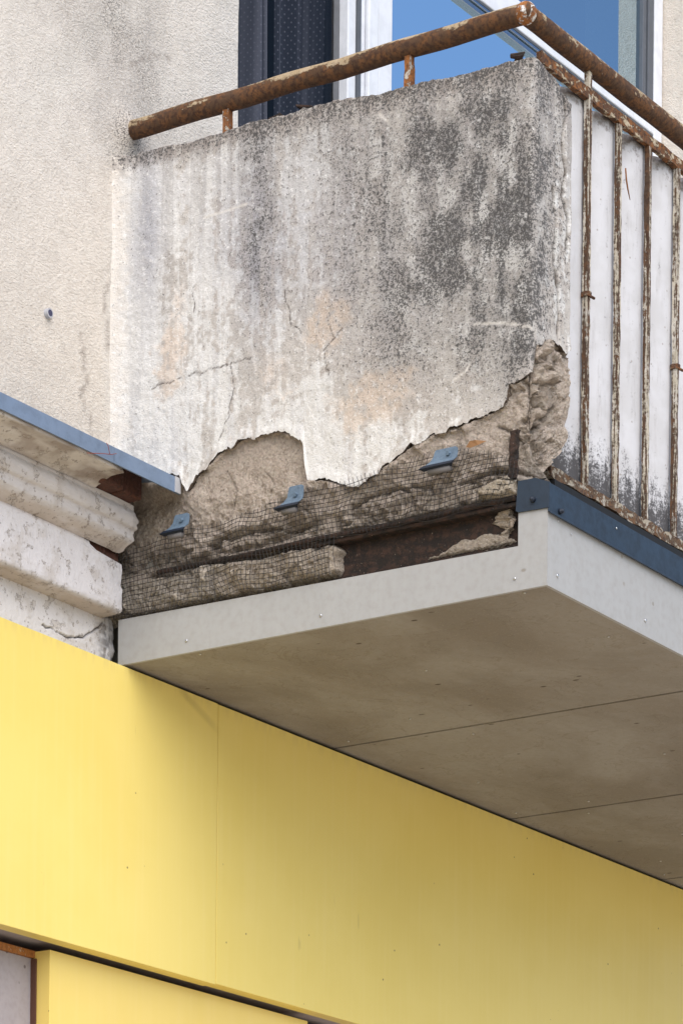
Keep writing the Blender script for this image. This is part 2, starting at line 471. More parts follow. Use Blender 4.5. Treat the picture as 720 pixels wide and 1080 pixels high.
# ------------------------------------------------------------------ setting: ground
bm = bmesh.new()
bmesh.ops.create_grid(bm, x_segments=1, y_segments=1, size=600)
props(obj("ground", bm, M['paving']), "pale paved street ground in front of the building", "ground", kind="structure")

# ------------------------------------------------------------------ lower wall of the ground floor
lw = thing("lower_wall", "grey lilac rendered wall under the yellow panels at the bottom left", "wall", (-2, .2, 0))
obj("render_coat", boxbm(-7, 8, .10, .45, 0, 3.088), M['greywall'], lw)
obj("rust_band", boxbm(-7, 8, .092, .45, 3.0885, 3.104), M['rustband'], lw)
obj("overhang", boxbm(-7, 8, .038, .45, 3.122, 3.74), M['greywall'], lw)

# ------------------------------------------------------------------ stucco wall with the window opening
OX0, OX1, OZ0, OZ1 = .459, 2.74, 4.05, 6.85
sw = thing("stucco_wall", "rough beige stucco wall of the upper floor beside the balcony window", "wall", (-2, .2, 4.17))
# visible left field as a fine sheet carrying its dirt
xs = np.arange(-1.3, OX0 + .001, .012); zs = np.arange(4.165, 8.2, .012)
X, Z = np.meshgrid(xs, zs, indexing='ij')
X[-1] = OX0
base = np.array([.76, .695, .625])
col = np.ones(X.shape + (4,)); col[..., :3] = base
n1 = fbm(X * 5, Z * 2.2, 2, 5)
def tintmix(a, f, c):
    a[..., :3] = a[..., :3] * (1 - f[..., None]) + np.array(c) * f[..., None]
tintmix(col, smooth(.40, .75, n1) * .45, (.54, .485, .44))
tintmix(col, np.exp(-((Z - 4.23) / .30) ** 2) * .35, (.60, .51, .41))            # warmer towards the ledge
tintmix(col, smooth(-.07, .02, X + .05 * (n1 - .5)) * smooth(4.85, 4.70, Z) * (.3 + .6 * smooth(.3, .6, fbm(X * 60, Z * 5, 19, 4))), (.66, .645, .615))
st = np.exp(-((X - .05 + (Z - 5.05) * .35) / .16) ** 2 - ((Z - 5.15) / .33) ** 2)  # sooty smear climbing from the pipe end
tintmix(col, st * (.10 + .22 * n1), (.36, .32, .295))
tintmix(col, np.exp(-((X + .22 - (Z - 5.0) * .9) / .055) ** 2) * smooth(4.75, 4.95, Z) * .35, (.66, .62, .56))
tintmix(col, smooth(.25, .5, X) * .35, (.66, .655, .65))
col[..., 3] = np.clip(st * .75 * smooth(.3, .6, fbm(X * 22, Z * 14, 77, 4)) + smooth(.58, .8, n1) * .15 + np.exp(-((Z - 4.95) / .08) ** 2 - ((X - .03) / .07) ** 2) * .8, 0, 1)
Yd = .04 - .006 * (fbm(X * 9, Z * 9, 5, 3) - .5) - .024 * np.exp(-((X - .036) / .045) ** 2 - ((Z - 4.975) / .042) ** 2) * (.7 + .6 * fbm(X * 60, Z * 60, 79, 3))   # mortar lump round the pipe end
for q in ([(-.13, 4.47), (-.10, 4.38), (-.115, 4.33), (-.08, 4.26)], [(-.02, 4.62), (-.035, 4.55), (-.02, 4.47)], [(.05, 5.12), (.12, 5.18), (.20, 5.20)]):
    tintmix(col, np.exp(-(pline_dist(X + .03 * (fbm(X * 40, Z * 40, 78, 3) - .5), Z, q) / .006) ** 2) * .6, (.25, .20, .17))
fieldP = np.stack([X, Yd, Z], -1)
obj("stucco_field", grid_mesh("stucco_field", fieldP, col), M['stucco'], sw, True)
# the rest of the wall, real thickness, round the opening
def tinted(o, c=(.80, .715, .625, .08)):
    me = o.data
    at = me.color_attributes.new("tint", 'FLOAT_COLOR', 'POINT'); at.data.foreach_set("color", list(c) * len(me.vertices)); return o
bm = bmesh.new()
box(bm, -7, OX0 - .003, .048, .42, 4.16, 9.5); box(bm, OX1 + .002, 8, .042, .42, 3.9, 9.5)
box(bm, OX0 - .003, OX1 + .002, .042, .42, OZ1, 9.5); box(bm, OX0 - .003, OX1 + .002, .06, .42, 3.8, OZ0)
box(bm, -7, -1.3, .035, .05, 4.16, 9.5); box(bm, -1.3, OX0 - .003, .035, .05, 8.2, 9.5)
tinted(obj("masonry", bm, M['stucco'], sw))
bm = bmesh.new()
box(bm, -.6, 3.6, 2.6, 2.7, 3.9, 7.2); box(bm, -.6, 3.6, .42, 2.7, 7.0, 7.1); box(bm, -.7, -.6, .42, 2.7, 3.9, 7.2); box(bm, 3.6, 3.7, .42, 2.7, 3.9, 7.2); box(bm, -.6, 3.6, .42, 2.6, 3.9, 4.0)
obj("room_shell", bm, M['dark'], sw)
pl = obj("wall_plug", bmesh.new(), M['pale'], sw)
bm = bmesh.new(); tube(bm, [(-.242, .045, 4.474), (-.242, .0315, 4.474)], .0105, 16); bm.to_mesh(pl.data); bm.free(); pl.data.transform(Matrix.Translation(-base_of(sw)))
bm = bmesh.new(); tube(bm, [(-.242, .033, 4.474), (-.242, .0310, 4.474)], .0072, 14); obj("plug_hole", bm, M['plug'], pl)

# ------------------------------------------------------------------ balcony window
win = thing("balcony_window", "white framed balcony window with a crossbar and panes reflecting the blue sky", "window", (1.6, .2, 4.05))
WY = .16
bm = bmesh.new()
box(bm, OX0 + .001, OX0 + .05, WY, WY + .07, OZ0, OZ1, .004)
box(bm, 2.692, 2.739, WY - .004, WY + .07, OZ0, OZ1, .004)
box(bm, OX0 + .05, 2.692, WY, WY + .07, OZ1 - .06, OZ1, .004); box(bm, OX0 + .05, 2.692, WY, WY + .07, OZ0, OZ0 + .08, .004)
obj("frame", bm, M['white'], win)
bm = bmesh.new()
box(bm, 1.150, 1.300, WY, WY + .07, OZ0 + .08, OZ1 - .06, .004)
box(bm, 1.172, 1.218, WY - .014, WY - .001, OZ0 + .08, OZ1 - .06, .004)
box(bm, 1.226, 1.290, WY - .008, WY - .001, OZ0 + .08, OZ1 - .06, .003)
obj("mullion", bm, M['white'], win)
bm = bmesh.new(); box(bm, 1.302, 2.690, WY - .003, WY + .06, 5.982, 6.062, .003); obj("transom", bm, M['white'], win)
bm = bmesh.new(); box(bm, 1.141, 1.1485, WY - .006, WY + .06, OZ0 + .08, OZ1 - .06)
box(bm, 1.302, 2.690, WY, WY + .05, 5.9760, 5.9815); box(bm, 2.683, 2.691, WY + .001, WY + .05, OZ0 + .08, 5.975); box(bm, 2.683, 2.691, WY + .001, WY + .05, 6.063, OZ1 - .061)
obj("gasket", bm, M['shade'], win)
bm = bmesh.new(); box(bm, 1.104, 1.140, WY + .004, WY + .05, OZ0 + .08, OZ1 - .06, .003); obj("sash_stile", bm, M['white'], win)
bm = bmesh.new(); box(bm, 1.303, 2.682, WY + .001, WY + .05, 5.946, 5.955, .002); box(bm, 1.303, 2.682, WY + .005, WY + .05, 5.9555, 5.965, .002); box(bm, 1.303, 2.682, WY, WY + .05, 5.9655, 5.9755, .002)
obj("sash_rail", bm, M['sash'], win)
bm = bmesh.new(); box(bm, 2.630, 2.650, WY + .002, WY + .04, 6.063, OZ1 - .061, .002); box(bm, 2.655, 2.680, WY - .002, WY + .04, 6.063, OZ1 - .061, .002)
box(bm, 2.640, 2.680, WY + .002, WY + .04, OZ0 + .08, 5.944, .002)
obj("sash_stile", bm, M['shade'], win)
def pane(x0, x1, z0, z1, y, mt):
    bm = bmesh.new(); bm.faces.new([bm.verts.new(p) for p in ((x0, y, z0), (x1, y, z0), (x1, y, z1), (x0, y, z1))]); obj("pane", bm, mt, win)
pane(OX0 + .05, 1.104, OZ0 + .08, OZ1 - .06, WY + .03, M['glass'])
pane(1.300, 2.690, OZ0 + .08, 5.948, WY + .014, M['coated'])
pane(1.300, 2.690, 6.060, OZ1 - .06, WY + .014, M['coated'])

# ------------------------------------------------------------------ net curtains
def curtain(x0, x1, ph, label):
    n, k = 160, 60
    u = np.linspace(0, 1, n); zz = np.linspace(4.2, 6.82, k)
    U, Zc = np.meshgrid(u, zz, indexing='ij')
    fold = .030 * np.sin(U * 21 + ph + .5 * np.sin(U * 9 + ph)) + .016 * np.sin(U * 47 + 2 * ph)
    Xc = x0 + (x1 - x0) * U + .006 * np.sin(Zc * 3 + U * 6)
    Yc = .285 + fold * (1 + .15 * np.sin(Zc * 2))
    me = grid_mesh("curtain", np.stack([Xc, Yc, Zc], -1))
    a = me.attributes.new("u", 'FLOAT', 'POINT'); L = np.concatenate([[0], np.cumsum(np.hypot(np.diff(Xc[:, 0]), np.diff(Yc[:, 0])))])
    a.data.foreach_set("value", np.repeat(L, k).astype(np.float32))
    a2 = me.attributes.new('fold', 'FLOAT', 'POINT'); a2.data.foreach_set('value', (smooth(.40, .66, fbm(U * 22 + ph * 7, Zc * .15, 55, 3))).reshape(-1).astype(np.float32))
    props(at_base(obj("net_curtain", me, M['curtain'], None, True)), label, "curtain", "net curtains behind the window")
curtain(.56, .935, .4, "dark dotted net curtain hanging beside the stucco wall edge")
curtain(.962, 1.33, 2.1, "dark dotted net curtain hanging beside the white window post")

# ------------------------------------------------------------------ cornice below the stucco wall
cor = thing("cornice", "old white moulded cornice with a broken end beside the balcony", "cornice", (-2, 0, 3.75))
def sweep(name, prof, x_end, jag, colr, seed, x_start=-1.4, amp=.002, dz=.006, notch=None):
    """a moulded band: profile of (y, z) points drawn along X, its right end broken off unevenly"""
    pr = []
    for (a, b) in zip(prof[:-1], prof[1:]):
        L = math.dist(a, b); k = max(2, int(L / dz))
        pr += [(a[0] + (b[0] - a[0]) * i / k, a[1] + (b[1] - a[1]) * i / k) for i in range(k)]
    pr.append(prof[-1]); pr = np.array(pr)
    t = np.concatenate([np.linspace(0, .75, 60)[:-1], np.linspace(.75, 1, 220)])
    xe = x_end - jag * fbm(pr[:, 1] * 28 + pr[:, 0] * 20, pr[:, 0] * 30 + 3, seed, 4)
    if notch is not None: xe = xe - notch(pr)
    Xs = x_start + t[:, None] * (xe[None, :] - x_start)
    Ys = np.repeat(pr[None, :, 0], len(t), 0) + .012 * np.exp((Xs - xe) / .03) * (fbm(Xs * 40, np.repeat(pr[None, :, 1], len(t), 0) * 50, seed + 5, 4) - .3) + amp * (fbm(Xs * 9, np.repeat(pr[None, :, 1], len(t), 0) * 30, seed + 1, 4) - .5) * 2
    Zs = np.repeat(pr[None, :, 1], len(t), 0) + amp * (fbm(Xs * 7, np.repeat(pr[None, :, 0], len(t), 0) * 30, seed + 2, 3) - .5) * 2
    Pm = np.stack([Xs, Ys, Zs], -1)
    last = Pm[-1:].copy(); last[..., 1] += .05; last[..., 0] -= .004           # returns into the wall: thickness of the break
    Pm = np.concatenate([Pm, last], 0)
    col = np.ones(Pm.shape[:2] + (4,)); col[..., :3] = colr
    return Pm, col
def bands(parts, name):
    return [obj(name, grid_mesh(name, P, c), M['cornice'], cor, True) for P, c in parts]
white = (.62, .60, .615); tan = (.50, .425, .36)
# ledge underside (stained), torus, main band, lower band
P_, c_ = sweep("ledge", [(.04, 4.17), (-.135, 4.148), (-.135, 4.113), (-.10, 4.108), (-.075, 4.100), (-.052, 4.094)], -.175, .03, (.56, .52, .49), 3)
nz_ = fbm(P_[..., 0] * 14, P_[..., 2] * 60 + P_[..., 1] * 40, 8, 5)
tintmix(c_, smooth(.46, .64, nz_) * .65, (.30, .245, .21)); tintmix(c_, smooth(.42, .30, nz_) * .5, (.58, .54, .50)); tintmix(c_, smooth(-.45, -.17, P_[..., 0]) * .5 * smooth(.3, .55, nz_), (.17, .12, .09)); tintmix(c_, smooth(-.10, -.13, P_[..., 1]) * .4 * smooth(.3, .5, nz_), (.22, .18, .15))
obj("ledge", grid_mesh("ledge", P_, c_), M['cornice'], cor, True)
arc = [(-.030 - .018 * math.sin(math.pi * k / 8), 4.096 - .050 * k / 8) for k in range(9)]
P_, c_ = sweep("torus_moulding", [(-.05, 4.099), (-.048, 4.092)] + [(-.046 - .006 * math.sin(math.pi * k / 6), 4.090 - .036 * k / 6) for k in range(7)] + [(-.037, 4.049), (-.037, 4.030), (-.033, 4.026), (-.022, 4.018), (-.010, 4.010), (.001, 4.005)], .004, .060, (.56, .53, .52), 11)
tintmix(c_, smooth(-.034, -.02, P_[..., 1]) * .7, tan)
obj("torus_moulding", grid_mesh("torus_moulding", P_, c_), M['cornice'], cor, True)
P_, c_ = sweep("plain_band", [(.012, 4.012), (.001, 4.0045), (0, 3.99), (0, 3.884), (.004, 3.877), (.03, 3.8745), (.058, 3.872)], -.012, .014, white, 17, amp=.0012, notch=lambda p: .115 * smooth(3.984, 3.992, p[:, 1] + .012 * (fbm(p[:, 1] * 0 + 3, p[:, 1] * 60, 5, 2) - .5)))
tintmix(c_, smooth(.004, .02, P_[..., 1]) * .85, tan); tintmix(c_, smooth(3.995, 4.005, P_[..., 2]) * .6, tan)
obj("plain_band", grid_mesh("plain_band", P_, c_), M['cornice'], cor, True)
P_, c_ = sweep("lower_band", [(.055, 3.880), (.055, 3.86), (.055, 3.72)], .030, .006, (.64, .62, .63), 23, amp=.0012, dz=.0022)
ck = pline_dist(P_[..., 0] + .010 * (fbm(P_[..., 0] * 60, P_[..., 2] * 60, 4, 3) - .5), P_[..., 2] + .010 * (fbm(P_[..., 0] * 70, P_[..., 2] * 70, 6, 3) - .5), [(-.23, 3.803), (-.19, 3.805), (-.14, 3.800), (-.086, 3.812), (-.056, 3.832), (-.012, 3.866)])
kk = np.exp(-(ck / (.0009 + .0012 * fbm(P_[..., 0] * 40, P_[..., 0] * 0, 66, 2))) ** 2)
P_[..., 1] += kk * .012; tintmix(c_, np.clip(kk * 1.2, 0, 1), (.03, .025, .025))
tintmix(c_, smooth(-.055, .0, P_[..., 0]) * .75 * smooth(.3, .6, fbm(P_[..., 0] * 60, P_[..., 2] * 60, 9, 4)), (.10, .09, .085))
obj("lower_band", grid_mesh("lower_band", P_, c_), M['cornice'], cor, True)
bm = bmesh.new(); box(bm, -7, -.20, .062, .42, 3.742, 4.158); box(bm, -.20, .0, .075, .42, 3.742, 4.158)
box(bm, -7, -1.4, -.13, .05, 4.09, 4.15); box(bm, -7, -1.4, 0, .05, 3.87, 4.05); obj("backing", bm, M['concrete'], cor)
bm = bmesh.new()
for x0, x1, y in ((-.205, -.128, -.088), (-.124, -.052, -.080)):
    box(bm, x0, x1, y, .06, 4.100, 4.160, .006)
    obj("exposed_brick", bm, M['brick'], cor); bm = bmesh.new()
box(bm, -.150, -.015, .012, .06, 3.98, 4.025, .006); obj("exposed_brick", bm, M['brick'], cor)
zs_ = bmesh.new()
pts = [(.045, 4.178), (-.143, 4.152), (-.143, 4.118), (-.139, 4.118), (-.139, 4.148), (.045, 4.174)]
for x0, x1 in ((-1.4, -.238), (-.237, .0)):
    vs0 = [zs_.verts.new((x0, a, b)) for a, b in pts]; vs1 = [zs_.verts.new((x1, a, b)) for a, b in pts]
    for k in range(6): zs_.faces.new((vs0[k], vs0[(k + 1) % 6], vs1[(k + 1) % 6], vs1[k]))
    zs_.faces.new(vs0); zs_.faces.new(vs1[::-1])
obj("ledge_flashing", zs_, M['zinc'], cor)
bm = bmesh.new(); box(bm, -.020, .0005, -.1448, -.1432, 4.1185, 4.1525); obj("flashing_end_cap", bm, m_metal("pale zinc end", (.42, .42, .44), .5, .1), cor)

# ------------------------------------------------------------------ balcony slab with its cladding
slab = thing("balcony_slab", "balcony slab clad in grey fibre cement boards with a brown underside", "balcony slab", (1.67, -.54, 3.7665))
SX = 3.36
bm = bmesh.new(); box(bm, .10, SX - .02, -1.055, .15, 3.79, 3.965); box(bm, .20, SX - .02, -.985, -.90, 3.965, 4.03)
obj("concrete_core", bm, M['concrete'], slab)
bm = bmesh.new(); box(bm, .16, SX - .02, -1.0, -.93, 3.95, 4.044); obj("gap_shade", bm, M['gap_shade'], slab)  # added black strip: stands for the shade in the gap above the flashing
def screw(parent, p, axis, r=.0034):
    bm = bmesh.new()
    bmesh.ops.create_uvsphere(bm, u_segments=10, v_segments=6, radius=r)
    for v in bm.verts:
        v.co[axis] *= .55
    bmesh.ops.translate(bm, verts=bm.verts, vec=Vector(p))
    obj("screw", bm, M['steel'], parent, True)
# side board with its tall end
bm = bmesh.new()
prof = [(.024, 3.7665), (-1.078, 3.7665), (-1.078, 3.935), (-1.008, 3.935), (-1.008, 3.858), (.024, 3.868)]
f0 = [bm.verts.new((0, a, b)) for a, b in prof]; f1 = [bm.verts.new((.008, a, b)) for a, b in prof]
bm.faces.new(f0); bm.faces.new(f1[::-1])
for k in range(6): bm.faces.new((f0[k], f0[(k + 1) % 6], f1[(k + 1) % 6], f1[k]))
sb = obj("side_board", bm, M['fibre'], slab)
for y, z in ((-.165, 3.793), (-.52, 3.792), (-1.001, 3.792)): screw(sb, (-.001, y, z), 0)
bm = bmesh.new(); box(bm, .0085, SX, -1.078, -1.070, 3.7665, 3.935, .0008); fb = obj("front_board", bm, M['fibre'], slab)
for x, z, r in ((.04, 3.796, .0038), (.416, 3.799, .0038), (.80, 3.797, .0038), (1.2, 3.797, .0038), (.042, 3.909, .0026), (.095, 3.896, .0022), (1.6, 3.797, .0038), (2.0, 3.797, .0038), (2.4, 3.797, .0038), (2.9, 3.797, .0038)): screw(fb, (x, -1.079, z), 1, r)
edges = [.0095, .840, 1.674, 2.511, SX - .004]
SCR = {0: [(.024, -.184), (.02, -1.013), (.39, -.539), (.38, -1.009), (.708, -.294), (.80, -.06)], 1: [(.90, -.35), (1.298, -.651), (1.30, -.12), (1.611, -.262), (1.62, -.04)], 2: [(1.72, -.2), (2.05, -.3), (2.3, -.1), (2.45, -.03)], 3: [(2.6, -.1), (2.9, -.5)]}
for k in range(4):
    bm = bmesh.new(); box(bm, edges[k] + (.0048 if k else 0), edges[k + 1] - .0048, -1.0695, .012, 3.767, 3.775, .0006)
    sp = obj("soffit_board", bm, M['soffit'], slab)
    for x, y in SCR[k]: screw(sp, (x, y, 3.766), 2, .003)
bm = bmesh.new(); box(bm, .01, SX - .01, -1.05, .0, 3.777, 3.788); obj("batten", bm, M['gap_shade'], slab)
# rusty steel edge beam seen above the side board
bm = bmesh.new()
box(bm, .028, .06, -1.006, -.53, 3.868, 3.965, .002); box(bm, .004, .05, -1.006, -.50, 3.943, 3.953, .003)
box(bm, .010, .06, -1.006, .02, 3.850, 3.866, .002)
tube(bm, [(.006, -.08, 3.959), (.004, -.30, 3.956), (.002, -.50, 3.9585), (.0, -.75, 3.957), (.002, -1.0, 3.960)], .0055, 8, True, .25)
tube(bm, [(.012, -.40, 3.951), (.008, -.62, 3.946), (.006, -.82, 3.950), (.008, -1.0, 3.946)], .004, 8, True, .25)
be = obj("steel_beam", bm, M['beam'], slab)
def lump(name, pts, x, thick, colr, parent, seed):
    """a ragged flat crust of mortar: outline in (s = .04 - y, z), domed and rough"""
    from mathutils.geometry import intersect_point_tri_2d
    a = np.array(pts); s0, s1 = a[:, 0].min(), a[:, 0].max(); z0, z1 = a[:, 1].min(), a[:, 1].max()
    S_, Z_ = np.meshgrid(np.linspace(s0 - .004, s1 + .004, int((s1 - s0) / .0025) + 4), np.linspace(z0 - .004, z1 + .004, int((z1 - z0) / .0025) + 4), indexing='ij')
    ins = np.zeros(S_.shape, bool); n = len(a)
    Sj = S_ + .006 * (fbm(S_ * 90, Z_ * 90, seed, 3) - .5); Zj = Z_ + .006 * (fbm(S_ * 90, Z_ * 90, seed + 9, 3) - .5)
    j = n - 1
    for i in range(n):
        c = ((a[i, 1] > Zj) != (a[j, 1] > Zj)) & (Sj < (a[j, 0] - a[i, 0]) * (Zj - a[i, 1]) / (a[j, 1] - a[i, 1] + 1e-12) + a[i, 0])
        ins ^= c; j = i
    d = pline_dist(Sj, Zj, [tuple(p) for p in a] + [tuple(a[0])]) * np.where(ins, 1, -1)
    h = thick * smooth(-.002, .010, d) + .008 * (ridged(S_ * 50, Z_ * 70, seed + 2, 4) - .6) * (d > 0)
    Xl = x + .012 - h
    col = np.ones(S_.shape + (4,)); col[..., :3] = colr
    mk = (d > -.002)[:-1, :-1] & (d > -.002)[1:, 1:]
    return obj(name, grid_mesh(name, np.stack([Xl, .04 - S_, Z_], -1), col, mk), M['core'], parent)
lump("mortar_crust", [(.80, 3.872), (.812, 3.888), (.835, 3.886), (.861, 3.896), (.90, 3.909), (.919, 3.905), (.95, 3.912), (.988, 3.903), (1.025, 3.887), (1.046, 3.870)], .026, .016, (.50, .42, .34), be, 31)

# ------------------------------------------------------------------ parapet: rough concrete below, weathered plaster coat above
par = thing("balcony_parapet", "balcony side wall of stained crumbling plaster broken away along its foot", "parapet wall", (.07, -.5, 3.87))
SC = 1.08                                   # perimeter coordinate of the outer corner
TOP = [(-.03, 4.899), (.017, 4.898), (.069, 4.898), (.148, 4.895), (.2, 4.889), (.294, 4.889), (.358, 4.893), (.453, 4.887), (.490, 4.888), (.502, 4.895), (.516, 4.888), (.563, 4.888), (.636, 4.883), (.696, 4.874), (.756, 4.874), (.803, 4.874), (.885, 4.866), (.978, 4.863), (1.035, 4.863), (1.069, 4.86), (1.087, 4.858), (1.13, 4.848), (1.185, 4.835), (1.22, 4.815), (1.30, 4.81)]
BOT = [(-.03, 4.182), (.02, 4.182), (.150, 4.166), (.183, 4.163), (.191, 4.140), (.205, 4.118), (.222, 4.135), (.228, 4.148), (.26, 4.166), (.285, 4.188), (.315, 4.197), (.361, 4.209), (.436, 4.207), (.473, 4.198), (.505, 4.182), (.512, 4.168), (.516, 4.130), (.524, 4.087), (.573, 4.078), (.61, 4.063), (.646, 4.055), (.682, 4.063), (.722, 4.081), (.789, 4.113), (.847, 4.13), (.894, 4.129), (.951, 4.138), (1.009, 4.151), (1.02, 4.168), (1.024, 4.196), (1.058, 4.198), (1.080, 4.213), (1.086, 4.268), (1.106, 4.272), (1.126, 4.290), (1.149, 4.301), (1.18, 4.301), (1.208, 4.285), (1.227, 4.297), (1.30, 4.30)]
def per(s, off, r=.014, edge=SC):
    """perimeter point: s along the side then round the corner to the front; off is outward"""
    t = np.clip((s - (edge - r)) / (2 * r), 0, 1); a = t * np.pi / 2
    nx, ny = -np.cos(a), -np.sin(a)
    s1 = np.minimum(s, edge - r); s2 = np.maximum(s - (edge + r), 0)
    x = r * (1 - np.cos(a)) + s2; y = .04 - s1 - r * np.sin(a)
    return x + nx * off, y + ny * off
STAINS = [('lime', .06, 4.606, .065, .449, .9), ('lime', .104, 4.24, .113, .092, .8), ('lime', .548, 4.148, .125, .102, .9), ('lime', .777, 4.115, .15, .061, .6), ('lime', .201, 4.784, .113, .102, .45), ('lime', .479, 4.721, .055, .245, .5), ('lime', 1.069, 4.792, .025, .092, .8), ('lime', .277, 4.84, .05, .045, .7), ('lime', .528, 4.761, .1, .071, .4), ('lime', .651, 4.622, .062, .122, .35), ('lime', .939, 4.223, .125, .061, .4),
 ('blue', .085, 4.74, .045, .20, .75), ('blue', .381, 4.641, .05, .224, .7), ('blue', .505, 4.613, .15, .204, .3), ('blue', .749, 4.48, .125, .163, .35),
 ('peach', .569, 4.417, .065, .069, .7), ('peach', .692, 4.211, .095, .065, .7), ('peach', .153, 4.44, .045, .082, .5), ('peach', .434, 4.322, .1, .082, .3), ('peach', .177, 4.581, .035, .122, .3),
 ('dark', .888, 4.648, .2, .224, .75), ('dark', 1.004, 4.504, .095, .224, .9), ('dark', .868, 4.336, .175, .122, .6), ('dark', .933, 4.776, .225, .071, .5), ('dark', .698, 4.772, .2, .082, .4), ('dark', .453, 4.829, .15, .051, .35), ('dark', 1.03, 4.283, .075, .092, .6), ('dark', .772, 4.555, .15, .163, .45), ('dark', .393, 4.679, .04, .184, .35), ('dark', 1.02, 4.44, .05, .20, .8), ('dark', .95, 4.58, .12, .12, .5), ('blue', .44, 4.60, .10, .16, .45), ('blue', .60, 4.62, .05, .20, .35), ('blue', .30, 4.70, .05, .12, .4)]
CRACKS = [[(.102, 4.371), (.193, 4.374), (.308, 4.378), (.371, 4.38)], [(.316, 4.376), (.324, 4.323), (.309, 4.264), (.29, 4.216)], [(.569, 4.427), (.582, 4.374), (.557, 4.355), (.573, 4.305)], [(.582, 4.374), (.611, 4.399)], [(.457, 4.522), (.47, 4.437), (.503, 4.406)], [(.216, 4.573), (.212, 4.511)]]
WIDE = [[(1.193, 4.835), (1.206, 4.788), (1.191, 4.723), (1.204, 4.659), (1.193, 4.615), (1.218, 4.565), (1.215, 4.511)], [(1.154, 4.611), (1.171, 4.539), (1.161, 4.466)], [(1.169, 4.449), (1.183, 4.365), (1.18, 4.305)]]
SCRATCH = [[(.938, 4.337), (1.007, 4.325), (1.088, 4.299)], [(.888, 4.233), (.916, 4.241), (.925, 4.255)], [(.24, 4.713), (.355, 4.719)], [(.697, 4.832), (.716, 4.812)]]
s_ = np.arange(-.02, SC + .150, .0027); nr = 270
top = np.interp(s_, *np.array(TOP).T) + .006 * (fbm(s_ * 40, s_ * 0, 6, 4) - .5) + .004 * (fbm(s_ * 160, s_ * 0, 7, 2) - .5)
bot = np.interp(s_, *np.array(BOT).T) + .018 * (fbm(s_ * 48, s_ * 0 + 5, 8, 4) - .5) + .0035 * (crags(s_, s_ * 0 + .3, .030, 33, .5)) + .0035 * (fbm(s_ * 220, s_ * 0 + 5, 9, 2) - .5)
v_ = np.linspace(0, 1, nr)
S, V = np.meshgrid(s_, v_, indexing='ij')
Zp = bot[:, None] + (top - bot)[:, None] * V
def plaster_col(S, Z):
    wob = lambda k, sd: fbm(S * k, Z * k, sd, 4) - .5
    Sw = S + .07 * wob(9, 41) + .03 * wob(40, 43); Zw = Z + .12 * wob(7, 42) + .03 * wob(40, 44)
    streak = fbm(S * 48, Z * 2.6, 51, 4); thin = fbm(S * 150, Z * 7, 58, 3); patch = fbm(S * 16, Z * 11, 52, 5)
    fine = fbm(S * 80, Z * 70, 53, 5); grain = fbm(S * 190, Z * 170, 54, 3)
    c = np.ones(S.shape + (4,)); c[..., :3] = (.50, .465, .43)
    tone = {k: np.zeros(S.shape) for k in ('lime', 'blue', 'peach', 'dark')}
    for k, cs, cz, rs, rz, a in STAINS:
        q = Sw if k != 'blue' else S + .02 * wob(20, 45); g_ = np.exp(-((q - cs) / rs) ** 2 - ((Zw - cz) / rz) ** 2) * a
        tone[k] = 1 - (1 - tone[k]) * (1 - g_)
    tp = np.interp(S[:, 0], *np.array(TOP).T)[:, None]
    edge = smooth(.06, .0, tp - Z + .03 * (patch - .5))
    left = smooth(.95, .45, S + .5 * (patch - .5))                       # the sheltered half keeps most of its limewash
    front = smooth(SC - .004, SC + .012, S)
    tintmix(c, smooth(.42, .62, patch) * .5, (.45, .40, .365))
    cover = .22 + .25 * left + .34 * tone['lime'] - .30 * tone['dark'] - .30 * tone['peach'] - .30 * edge + .12 * front - .20 * tone['blue']
    mask = smooth(.50, .66, cover + .34 * (streak - .5) + .50 * (fine - .5) + .40 * (patch - .5) + .16 * (thin - .5) + .15)
    wash = np.array((.68, .665, .64))
    tintmix(c, mask * .92, wash)
    tintmix(c, mask * smooth(.50, .64, thin * .6 + streak * .4) * .6, (.71, .70, .685))
    tintmix(c, mask * smooth(.54, .36, streak) * .45, (.52, .51, .515))
    tintmix(c, tone['blue'] * .85 * np.clip(.15 + 1.4 * streak * (.5 + fine), 0, 1), (.27, .275, .33))
    pe = smooth(.22, .46, tone['peach'] + .35 * (fine - .5) + .25 * (patch - .5))
    tintmix(c, pe * .55 * smooth(.2, .5, fine), (.62, .485, .375))
    tintmix(c, np.clip(tone['dark'] * 1.1, 0, 1) * (.55 + .40 * smooth(.3, .60, .72 * patch + .28 * streak)), (.235, .228, .226))
    tintmix(c, tone['dark'] * smooth(.55, .62, fbm(S * 45, Z * 34, 57, 5)) * .6, (.60, .59, .575))
    run = smooth(.52, .64, fbm(S * 70, Z * 1.6, 59, 4)) * smooth(.42, .02, tp - Z + .25 * (patch - .5)) * (1 - .6 * tone['lime'])
    tintmix(c, run * .55, (.27, .25, .245))
    tintmix(c, smooth(.05, .0, S + .04 * (fine - .5)) * .8, (.67, .615, .555))
    tintmix(c, edge * .7 * smooth(.35, .55, fine), (.23, .195, .175))
    den = np.clip(tone['dark'] * (.40 + .75 * smooth(.34, .60, .78 * patch + .22 * streak)) + edge * .60 + tone['blue'] * .34 + .10 * (1 - mask) + front * .36 * smooth(.35, .6, patch) + .02 - mask * .10 - pe * .1, 0, 1)
    for q in SCRATCH:
        d = pline_dist(S + .004 * wob(60, 3), Z + .006 * wob(50, 5), q); tintmix(c, np.exp(-(d / .0026) ** 2) * .75, (.66, .62, .57)); den -= np.exp(-(d / .004) ** 2) * .6
    for q, wd in [(q, .0010) for q in CRACKS] + [(q, .0034) for q in WIDE]:
        d = pline_dist(S + .016 * wob(45, 61), Z + .016 * wob(45, 62), q); k = np.exp(-(d / wd) ** 2); tintmix(c, np.clip(k * 1.3, 0, .9), (.07, .055, .045))
    c[..., 3] = np.clip(den, 0, 1)
    return c
